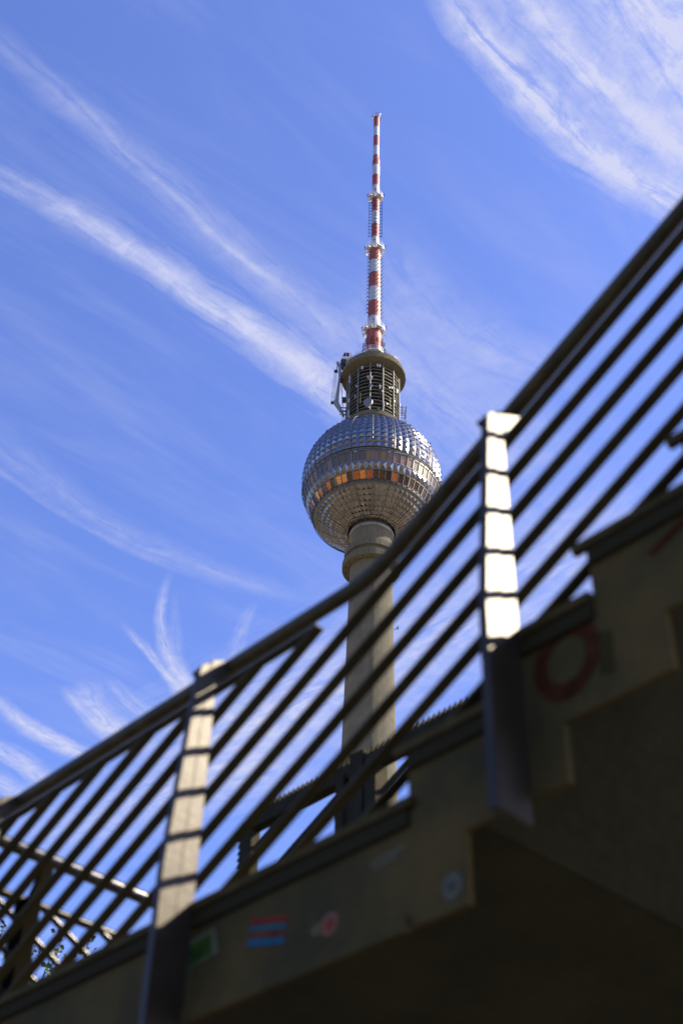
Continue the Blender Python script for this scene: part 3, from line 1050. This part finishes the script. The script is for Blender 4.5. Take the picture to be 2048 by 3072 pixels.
# ------------------------------------------------------------------ stair and landing; local x runs away from the camera (t), local y along the fascia (s)
A42 = R(42)
RISE, RUN = 0.187, 0.374
DECK = 1.6 + 0.797 * 2.573
stair = thing('footbridge_stair', 'dark weathered stair and landing with stepped underside crossing the foreground', 'stairs', (0, 0, 0), A42)
S0 = 2.545          # first riser
SB = 2.32           # first riser of the underside
NST = 17
LAND_END = 5.46
BOT = 1.6 + 1.65
top = [(LAND_END, DECK), (S0, DECK)]
for i in range(NST):
    top.append((S0 - i * RUN, DECK + (i + 1) * RISE))
    top.append((S0 - (i + 1) * RUN, DECK + (i + 1) * RISE))
s_end = S0 - NST * RUN
bot = [(LAND_END, BOT), (SB, BOT)]
for i in range(NST):
    zz = BOT + .222 + i * RISE if i >= 0 else 0
    bot.append((SB - i * RUN, zz))
    nx = SB - (i + 1) * RUN
    bot.append((max(nx, s_end), zz))
poly = top + list(reversed(bot))
clean = []
for p_ in poly:
    if not clean or (abs(p_[0] - clean[-1][0]) + abs(p_[1] - clean[-1][1])) > 1e-4:
        clean.append(p_)


def strips(mb, x0, x1, drop=0.0, inset=0.0, mi=0):
    """the stepped beam as butted vertical slices so that no long concave face is needed"""
    xs = sorted({round(p_[0], 4) for p_ in clean})
    def ztop(s_):
        if s_ >= S0:
            return DECK
        i = int((S0 - s_) / RUN)
        return DECK + (i + 1) * RISE
    def zbot(s_):
        if s_ >= SB:
            return BOT
        i = int((SB - s_) / RUN)
        return BOT + .222 + i * RISE
    n = len(xs)
    vs, fs = [], []
    for i in range(n - 1):
        a_, b_ = xs[i], xs[i + 1]
        m_ = (a_ + b_) / 2
        zt, zb = ztop(m_) - drop, zbot(m_) + inset
        mb.add([(x0, a_, zb), (x0, b_, zb), (x0, b_, zt), (x0, a_, zt), (x1, a_, zb), (x1, b_, zb), (x1, b_, zt), (x1, a_, zt)],
               [(0, 3, 2, 1), (4, 5, 6, 7), (0, 1, 5, 4), (3, 7, 6, 2)])
        # risers between this slice and the next
        if i < n - 2:
            m2 = (xs[i + 1] + xs[i + 2]) / 2
            zt2, zb2 = ztop(m2) - drop, zbot(m2) + inset
            if abs(zt2 - zt) > 1e-4:
                mb.add([(x0, b_, zt), (x0, b_, zt2), (x1, b_, zt2), (x1, b_, zt)], [(0, 1, 2, 3)])
            if abs(zb2 - zb) > 1e-4:
                mb.add([(x0, b_, zb), (x0, b_, zb2), (x1, b_, zb2), (x1, b_, zb)], [(0, 1, 2, 3)])
    mb.add([(x0, xs[0], zbot(xs[0] + .01) + inset), (x0, xs[0], ztop(xs[0] + .01) - drop), (x1, xs[0], ztop(xs[0] + .01) - drop), (x1, xs[0], zbot(xs[0] + .01) + inset)], [(0, 1, 2, 3)])
    mb.add([(x0, xs[-1], BOT + inset), (x1, xs[-1], BOT + inset), (x1, xs[-1], DECK - drop), (x0, xs[-1], DECK - drop)], [(0, 1, 2, 3)])
    return mb


fascia = strips(MB(), 2.60, 2.62).build('fascia', M['fascia'], stair)
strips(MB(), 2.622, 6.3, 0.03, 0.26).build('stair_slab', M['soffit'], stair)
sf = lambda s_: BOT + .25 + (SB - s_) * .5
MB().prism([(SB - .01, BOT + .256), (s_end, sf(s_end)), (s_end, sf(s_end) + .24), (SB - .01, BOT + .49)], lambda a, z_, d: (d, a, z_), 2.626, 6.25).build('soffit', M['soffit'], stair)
# nosing lip along the top of the fascia
b = MB()
b.bar((2.587, S0 - .03, DECK - .014), (2.587, LAND_END, DECK - .014), .026, .03)
for i in range(NST):
    z = DECK + (i + 1) * RISE
    b.bar((2.587, S0 - (i + 1) * RUN + .0, z - .014), (2.587, S0 - i * RUN + .04, z - .014), .026, .03)
b.build('nosing', M['nosing'], stair)
b = MB()  # dark strip stands in for the shade beneath the nosing
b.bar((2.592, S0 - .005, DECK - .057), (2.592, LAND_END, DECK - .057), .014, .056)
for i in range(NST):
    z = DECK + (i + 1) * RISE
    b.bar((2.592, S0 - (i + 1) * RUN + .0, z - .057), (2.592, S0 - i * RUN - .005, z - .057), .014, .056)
b.build('shade_strip', M['matt_black'], stair)
b = MB()
b.bar((2.59, S0, BOT + .012), (2.59, LAND_END, BOT + .012), .02, .05)
b.build('lower_flange', M['fascia'], stair)
b = MB()
for s_ in (5.1,):
    b.tube([(4.6, s_, -.01), (4.6, s_, BOT + .03)], .22, 24)
b.build('column', M['slab'], stair)


def on_fascia(c, w, h, rot, name, mt, parent=None, th=.004, x=2.6):
    """thin plate with a small thickness fixed to the fascia face; c = (s, z)"""
    cr2, sr2 = math.cos(rot), math.sin(rot)
    pts = []
    for a_, b_ in ((-w / 2, -h / 2), (w / 2, -h / 2), (w / 2, h / 2), (-w / 2, h / 2)):
        pts.append((c[0] + a_ * cr2 - b_ * sr2, c[1] + a_ * sr2 + b_ * cr2))
    return MB().prism(pts, lambda a, z_, d: (d, a, z_), x - th, x, 0).build(name, mt, parent)


def quad(pts, name, mt, parent=None, x0=2.596, x1=2.6):
    return MB().prism(pts, lambda a, z_, d: (d, a, z_ + 1.6), x0, x1).build(name, mt, parent)


def ellipse_ring(c, rx, rz, r_in, name, mt, parent, tilt=0.0, x0=2.597, x1=2.6, seg=40, jit=0.0):
    mb = MB()
    rg = random.Random(3)
    vo_, vi_ = [], []
    for k in range(seg):
        a = 2 * PI * k / seg
        j1, j2 = 1 + rg.uniform(-jit, jit), 1 + rg.uniform(-jit, jit)
        for lst, f_, j_ in ((vo_, 1.0, j1), (vi_, r_in, j2)):
            u_, v_ = rx * f_ * j_ * math.cos(a), rz * f_ * j_ * math.sin(a)
            lst.append((c[0] + u_ * math.cos(tilt) - v_ * math.sin(tilt), c[1] + 1.6 + u_ * math.sin(tilt) + v_ * math.cos(tilt)))
    vs = [(x0, p[0], p[1]) for p in vo_] + [(x0, p[0], p[1]) for p in vi_] + [(x1, p[0], p[1]) for p in vo_] + [(x1, p[0], p[1]) for p in vi_]
    fs = []
    for k in range(seg):
        j = (k + 1) % seg
        fs += [(k, j, seg + j, seg + k), (2 * seg + k, 3 * seg + k, 3 * seg + j, 2 * seg + j), (k, 2 * seg + k, 2 * seg + j, j), (seg + k, seg + j, 3 * seg + j, 3 * seg + k)]
    mb.add(vs, fs)
    return mb.build(name, mt, parent)


# sprayed letters on the fascia
ellipse_ring((1.912, 2.254), 0.118, 0.128, 0.60, 'painted_letter', M['red_paint'], fascia, tilt=.25, jit=.03)
quad([(1.60, 2.462), (1.578, 2.44), (1.40, 2.51), (1.42, 2.535)], 'painted_stroke', M['red_paint'], fascia, 2.597)
quad([(1.795, 2.29), (1.75, 2.27), (1.757, 2.135), (1.805, 2.15)], 'painted_stroke', M['black_paint'], fascia, 2.597)

# stickers: things of their own on the fascia
def sticker(label, origin=(0, 0, 0)):
    return thing('sticker', label, 'sticker', (0, 0, 0), A42, 'stickers on the fascia')


P = lambda n, c, v=.15: mat(n, (c[0] * .5, c[1] * .42, c[2] * .27), .8, 0, v, 20, spec=.15)
pale = P('pale_sticker', (0.20, 0.24, 0.20))
st = sticker('green rectangular sticker with a pale border beside the left post')
quad([(3.592, 1.923), (3.447, 1.937), (3.417, 1.841), (3.576, 1.824)], 'backing', pale, st, 2.597, 2.6)
quad([(3.579, 1.909), (3.463, 1.921), (3.446, 1.849), (3.568, 1.834)], 'print', P('green_sticker', (0.05, 0.15, 0.02), .5), st, 2.595, 2.597)
st = sticker('square sticker striped in red and blue')
quad([(3.253, 1.904), (3.074, 1.858), (3.074, 1.84), (3.255, 1.883)], 'stripe', P('red_stripe', (0.34, 0.05, 0.03)), st)
quad([(3.259, 1.880), (3.077, 1.835), (3.079, 1.817), (3.259, 1.862)], 'stripe', P('blue_stripe', (0.06, 0.20, 0.36)), st)
quad([(3.259, 1.858), (3.082, 1.814), (3.084, 1.796), (3.262, 1.840)], 'stripe', P('rust_stripe', (0.26, 0.09, 0.06), .5), st)
quad([(3.265, 1.836), (3.087, 1.792), (3.087, 1.770), (3.266, 1.812)], 'stripe', P('bright_blue_stripe', (0.03, 0.20, 0.46)), st)
st = sticker('round pink sticker with a red centre and a smudge beside it')
ellipse_ring((2.88, 1.768), 0.040, 0.037, 0.0, 'rim', P('pink_sticker', (0.36, 0.22, 0.19)), st)
ellipse_ring((2.877, 1.765), 0.020, 0.022, 0.0, 'print', P('red_centre', (0.36, 0.09, 0.06)), st, x0=2.595, x1=2.597)
ellipse_ring((2.935, 1.767), 0.024, 0.020, 0.0, 'smudge', P('smudge', (0.22, 0.20, 0.16)), st)
st = sticker('narrow pale sticker with two faded lines of print')
for (sa_, za_, sb_, zb_, n_) in ((2.705, 1.900, 2.562, 1.908, 11), (2.688, 1.876, 2.596, 1.890, 8)):
    b = MB()
    for k in range(n_):
        t0_, t1_ = (k + .08) / n_, (k + .86) / n_
        s0_, s1_ = sa_ + (sb_ - sa_) * t0_, sa_ + (sb_ - sa_) * t1_
        z0_, z1_ = za_ + (zb_ - za_) * t0_ + 1.6, za_ + (zb_ - za_) * t1_ + 1.6
        b.add([(2.597, s0_, z0_ - .008), (2.597, s1_, z1_ - .008), (2.597, s1_, z1_ + .008), (2.597, s0_, z0_ + .008), (2.6, s0_, z0_ - .008), (2.6, s1_, z1_ - .008), (2.6, s1_, z1_ + .008), (2.6, s0_, z0_ + .008)],
              [(0, 3, 2, 1), (4, 5, 6, 7), (0, 1, 5, 4), (1, 2, 6, 5), (2, 3, 7, 6), (3, 0, 4, 7)])
    b.build('print_line', P('faded_print', (0.24, 0.25, 0.21)), st)
st = sticker('round pale blue sticker near the first step of the stair')
ellipse_ring((2.378, 1.720), 0.038, 0.040, 0.0, 'backing', P('pale_blue_sticker', (0.19, 0.23, 0.22)), st)
ellipse_ring((2.378, 1.720), 0.018, 0.014, 0.5, 'print', P('sticker_mark', (0.10, 0.11, 0.10)), st, x0=2.595, x1=2.597)

# ------------------------------------------------------------------ front railing
rail1 = thing('stair_railing', 'nearest dark railing with slanted bars and pale sunlit posts on the stair fascia', 'railing', (0, 0, 0), A42)
HX = 2.66
hz0 = 1.6 + 1.156 * HX       # landing handrail centre
s_k = 1.042 * HX
sl = 0.5
pts = [(HX, 5.42, hz0), (HX, s_k + .25, hz0), (HX, s_k + .12, hz0), (HX, s_k + .05, hz0 + .006), (HX, s_k, hz0 + .016), (HX, s_k - .05, hz0 + .032), (HX, s_k - .12, hz0 + .060)]
q0 = pts[-1]
pts.append((HX, -3.6, q0[2] + (q0[1] + 3.6) * sl))
MB().tube(pts, .0305, 18).build('handrail', M['handrail'], rail1)
BX = 2.62
def zc_(c, s_):
    return 1.6 + c * BX - sl * s_
sub_z = 1.6 + 1.1285 * BX
b = MB()
b.bar((BX, 1.150 * BX, sub_z), (BX, 5.40, sub_z), .040, .012)
b.build('sub_rail', M['steel_dark'], rail1, bevel=.004)
def ladder_top(s_):
    return None
CS = [1.3165 + .0643 * k for k in range(-6, 28)]
def deck_z(s_):
    if s_ >= S0:
        return DECK
    return DECK + (int((S0 - s_) / RUN) + 1) * RISE
for i, c in enumerate(CS):
    # upper end: landing sub rail, or the frame's right end when the bar runs with the stair
    steep_limit = 1.6375 + .01
    if c <= steep_limit:
        s_up = -3.6
    else:
        s_up = (1.6 + c * BX - sub_z) / sl
    # lower end: fascia top
    s_dn = (1.6 + c * BX - DECK) / sl
    if s_dn < S0:
        # meets the step profile
        s_ = s_up
        while s_ < S0 + .01 and zc_(c, s_) > deck_z(s_) + .0:
            s_ += .01
        s_dn = min(s_, S0)
    s_dn = min(s_dn, 5.4)
    if s_dn - s_up < .08 or s_up > 5.35:
        continue
    MB().bar((BX, s_up, zc_(c, s_up)), (BX, s_dn, zc_(c, s_dn)), .045, .011).build('bar', M['steel_dark'], rail1, bevel=.003)


def post(s_, zt_far, parent):
    """tapered flat post: two plates side by side, standing outside the fascia"""
    hh = zt_far
    zb = (BOT if s_ >= SB else BOT + .222 + int((SB - s_) / RUN) * RISE) - .09
    def near(z):
        return 2.588 - .085 - (hh - max(z, hh - .92)) * .072
    mid = lambda z: (near(z) + 2.588) / 2
    out = []
    for (x0f, x1f, ds) in ((near, lambda z: mid(z) - .001, 0.0), (lambda z: mid(z) + .001, lambda z: 2.588, .006)):
        th = .032 - ds
        vs = []
        lo = zb
        for z in (lo, hh - .92, hh - .012, hh):
            inset_ = 0.0 if z < hh else .012
            for x_ in (x0f(z) + inset_, x1f(z)):
                for y_ in (s_ + ds, s_ + ds + th - ds):
                    vs.append((x_, y_, z - ((2.588 - x_) * .75 if z == hh or z == hh - .012 else 0)))
        fs = []
        for j in range(3):
            o_ = j * 4
            fs += [(o_, o_ + 1, o_ + 5, o_ + 4), (o_ + 1, o_ + 3, o_ + 7, o_ + 5), (o_ + 3, o_ + 2, o_ + 6, o_ + 7), (o_ + 2, o_, o_ + 4, o_ + 6)]
        fs += [(0, 2, 3, 1), (12, 13, 15, 14)]
        out.append((vs, fs))
    mb = MB()
    for vs, fs in out:
        mb.add(vs, fs)
    o = mb.build('post', M['post_steel'], parent, bevel=.003)
    # gusset that carries the handrail
    MB().prism([(2.56, hh - .015), (2.675, hh + .040), (2.69, hh + .025), (2.60, hh - .085), (2.56, hh - .085)], lambda a, z_, d: (a, d, z_), s_ + .004, s_ + .022).build('gusset', M['post_steel'], o)
    MB().tube([(2.51, s_ + .03, hh - .085), (2.51, s_ + .048, hh - .085)], .012, 10).build('bolt', M['post_steel'], o)
    return o


def hand_z(s_):
    return hz0 + max(0.0, (s_k - s_) * sl)


for s_, zt_ in ((-2.446, 7.213), (-.944, 6.462), (.558, 5.711), (2.06, 4.96), (3.555, 4.665), (5.06, 4.665)):
    post(s_, zt_, rail1)

# ------------------------------------------------------------------ railing across the far end of the landing
rail2 = thing('landing_railing', 'short railing across the far end of the landing with sunlit top tube, lower left', 'railing', (0, 0, 0), A42)
EY = 5.40
MB().tube([(2.66, EY, 1.6 + .5625 * EY), (6.2, EY, 1.6 + .5625 * EY)], .033, 16).build('handrail', M['bright_rail'], rail2)
MB().tube([(2.66, EY, 1.6 + .518 * EY), (6.2, EY, 1.6 + .518 * EY)], .021, 14).build('sub_rail', M['rail_steel'], rail2)
zt2 = 1.6 + .519 * EY
for k in range(0, 26):
    c = .719 + .0310 * (k - 12)
    # z/EY = c - .52 * t/EY
    t_top = (c * EY - .519 * EY) / .52
    t_bot = (c * EY + 1.6 - DECK) / .52
    t_top, t_bot = max(t_top, 2.66), min(t_bot, 6.2)
    if t_bot - t_top < .1:
        continue
    MB().tube([(t_top, EY, 1.6 + c * EY - .52 * t_top), (t_bot, EY, 1.6 + c * EY - .52 * t_bot)], .017, 10).build('bar', M['rail_steel'], rail2)
for t_ in (2.975, 4.5, 6.0):
    b = MB()
    b.prism([(t_ - .045, DECK - .2), (t_ + .045, DECK - .2), (t_ + .035, zt2), (t_ - .035, zt2)], lambda a, z_, d: (a, d, z_), EY - .06, EY + .06)
    o_ = b.build('post', M['shade_post'], rail2)
    MB().bar((t_, EY - .02, zt2 - .03), (t_ + .07, EY - .01, 1.6 + .5625 * EY - .02), .03, .05).build('bracket', M['shade_post'], o_)

# ------------------------------------------------------------------ upper walkway railing with bird spikes, behind
rail3 = thing('spiked_railing', 'dark railing of the upper walkway with a row of bird spikes along its top', 'railing', (0, 0, 0), A42)
DX = 6.5
zT = 1.6 + .876 * DX
b = MB()
b.bar((DX, 1.2, zT - .065), (DX, 1.262 * DX, zT - .065), .10, .13)
b.bar((DX, 1.268 * DX, zT - .03), (DX, 1.268 * DX, zT - 1.2), .10, .15, upv=(0, 1, 0))
b.bar((DX, 1.268 * DX + .0, zT - .04), (DX, 1.262 * DX - .15, zT + .0), .099, .05)
b.build('frame', M['steel_matt'], rail3, bevel=.01)
b = MB()
s_ = 1.3
while s_ < 1.262 * DX:
    b.add([(DX - .04, s_, zT + .00), (DX - .04, s_ + .036, zT + .00), (DX + .04, s_ + .036, zT + .00), (DX + .04, s_, zT + .00), (DX, s_ + .016, zT + .09)],
          [(0, 1, 4), (1, 2, 4), (2, 3, 4), (3, 0, 4), (3, 2, 1, 0)])
    s_ += .056
z_ = zT - .02
while z_ > zT - 1.1:
    s1_ = 1.268 * DX + .075
    b.add([(DX - .04, s1_, z_), (DX - .04, s1_, z_ - .035), (DX + .04, s1_, z_ - .035), (DX + .04, s1_, z_), (DX, s1_ + .09, z_ - .02)],
          [(0, 1, 4), (1, 2, 4), (2, 3, 4), (3, 0, 4), (3, 2, 1, 0)])
    z_ -= .06
b.build('spike_strip', M['matt_black'], rail3)
for (sa_, sb_, ztop_) in ((1.094, 1.080, .863), (1.070, 1.046, .884), (1.043, 1.024, .870), (.84, .81, .87)):
    MB().box((DX, (sa_ + sb_) / 2 * DX, (1.6 + ztop_ * DX + 2.0) / 2), (.14, abs(sa_ - sb_) * DX, (ztop_ * DX + 1.6) - 2.0)).build('post', M['steel_matt'], rail3, bevel=.008)
for k in range(-8, 4):
    c = 1.459 - .0636 * k
    s_top = (c * DX + 1.6 - (zT - .12)) / .5
    s_bot = s_top + 2.2
    s_bot = min(s_bot, 1.262 * DX)
    s_top = max(s_top, 1.3)
    if s_bot - s_top < .1:
        continue
    MB().tube([(DX, s_top, 1.6 + c * DX - .5 * s_top), (DX, s_bot, 1.6 + c * DX - .5 * s_bot)], .019, 10).build('bar', M['steel_matt'], rail3)
b = MB()
b.box((DX + .35, 4.9, zT - 1.32), (1.2, 7.2, .22))
for s_ in (2.0, 6.0, 8.2):
    b.tube([(DX + .5, s_, -.01), (DX + .5, s_, zT - 1.43)], .12, 16)
b.build('walkway_deck', M['slab'], rail3)

# ------------------------------------------------------------------ tree at lower left
tree = thing('linden_tree', 'leafy green tree beyond the far end of the landing, only its top twigs in view', 'tree', (-6.4, 27.0, 0))
tr = random.Random(21)
limbs = []
b = MB()
b.tube([(0, 0, -.1), (.1, .05, 3.0), (.05, .1, 6.5), (.15, .1, 9.5), (.2, .1, 12.3)], .3, 12, radii=[.34, .27, .2, .12, .04])
for k in range(26):
    z0_ = 4.0 + 8.0 * k / 26
    a = k * 2.399
    ln = 3.4 * (1 - .62 * k / 26)
    p0 = Vector((.1, .08, z0_))
    p1 = p0 + Vector((math.cos(a) * ln * .5, math.sin(a) * ln * .5, ln * .42))
    p2 = p0 + Vector((math.cos(a) * ln, math.sin(a) * ln, ln * .62))
    b.tube([p0, p1, p2], .05, 7, radii=[.09, .05, .015])
    limbs.append((p0, p1, p2))
b.build('trunk', mat('bark', (.09, .07, .05), .9, 0, .4, 6, .6, 30), tree)
# twigs that rise above the crown
TW = [(-.45, .1, 12.4, -.35, .1, 13.75), (.0, .0, 12.5, .15, .2, 13.9), (.7, .1, 12.4, .95, .1, 13.8), (1.3, .2, 12.3, 1.5, .2, 13.9), (-.9, .2, 12.2, -1.2, .2, 13.7), (-.25, .0, 12.1, .0, .1, 13.25), (.1, .1, 12.0, .35, .3, 13.4), (.5, .1, 11.9, .75, .1, 13.2), (.9, .2, 11.8, 1.2, .3, 13.4), (-.8, .2, 11.8, -1.0, .1, 13.3), (.3, .0, 11.9, .15, .0, 12.95), (1.2, 0, 11.7, 1.05, 0, 12.8), (-.5, 0, 11.5, -.6, 0, 12.7)]
b = MB()
for (x0_, y0_, z0_, x1_, y1_, z1_) in TW:
    b.tube([(x0_, y0_, z0_ - 1.2), (x0_, y0_, z0_), (x1_, y1_, z1_)], .02, 6, radii=[.03, .02, .006])
b.build('twig', mat('twig_bark', (.10, .08, .05), .9, 0, .3, 10), tree)


def leaf(mb, p, size, rg):
    a, t_, r_ = rg.uniform(0, 2 * PI), rg.uniform(-1.0, .6), rg.uniform(0, 2 * PI)
    d = Vector((math.cos(a) * math.cos(t_), math.sin(a) * math.cos(t_), math.sin(t_)))
    w_ = d.cross(Vector((math.cos(r_), math.sin(r_), .5))).normalized()
    n_ = d.cross(w_)
    l_ = size
    vs = [p, p + d * l_ * .35 + w_ * l_ * .38 + n_ * l_ * .08, p + d * l_ * .75 + w_ * l_ * .25, p + d * l_ * 1.05, p + d * l_ * .75 - w_ * l_ * .25, p + d * l_ * .35 - w_ * l_ * .38 + n_ * l_ * .08]
    mb.add(vs, [(0, 1, 2, 3), (0, 3, 4, 5)])


crown = MB()
for (p0, p1, p2) in limbs:
    for k in range(150):
        t_ = tr.uniform(.25, 1.05)
        q_ = p1.lerp(p2, (t_ - .5) * 2) if t_ > .5 else p0.lerp(p1, t_ * 2)
        leaf(crown, q_ + Vector((tr.gauss(0, .38), tr.gauss(0, .38), tr.gauss(0, .32) - .1)), tr.uniform(.09, .15), tr)
for (x0_, y0_, z0_, x1_, y1_, z1_) in TW:
    for k in range(60):
        t_ = tr.uniform(-.6, 1.0)
        q_ = Vector((x0_, y0_, z0_)).lerp(Vector((x1_, y1_, z1_)), t_)
        sp_ = .16 * (1.15 - t_) + .02
        leaf(crown, q_ + Vector((tr.gauss(0, sp_), tr.gauss(0, sp_), tr.gauss(0, sp_ * .6))), tr.uniform(.09, .15), tr)
lm = mat('linden_leaf', (.075, .115, .03), .55, 0, .5, 3)
lm.node_tree.nodes['Principled BSDF'].inputs['Transmission Weight'].default_value = 0.0
crown.build('crown', lm, tree)
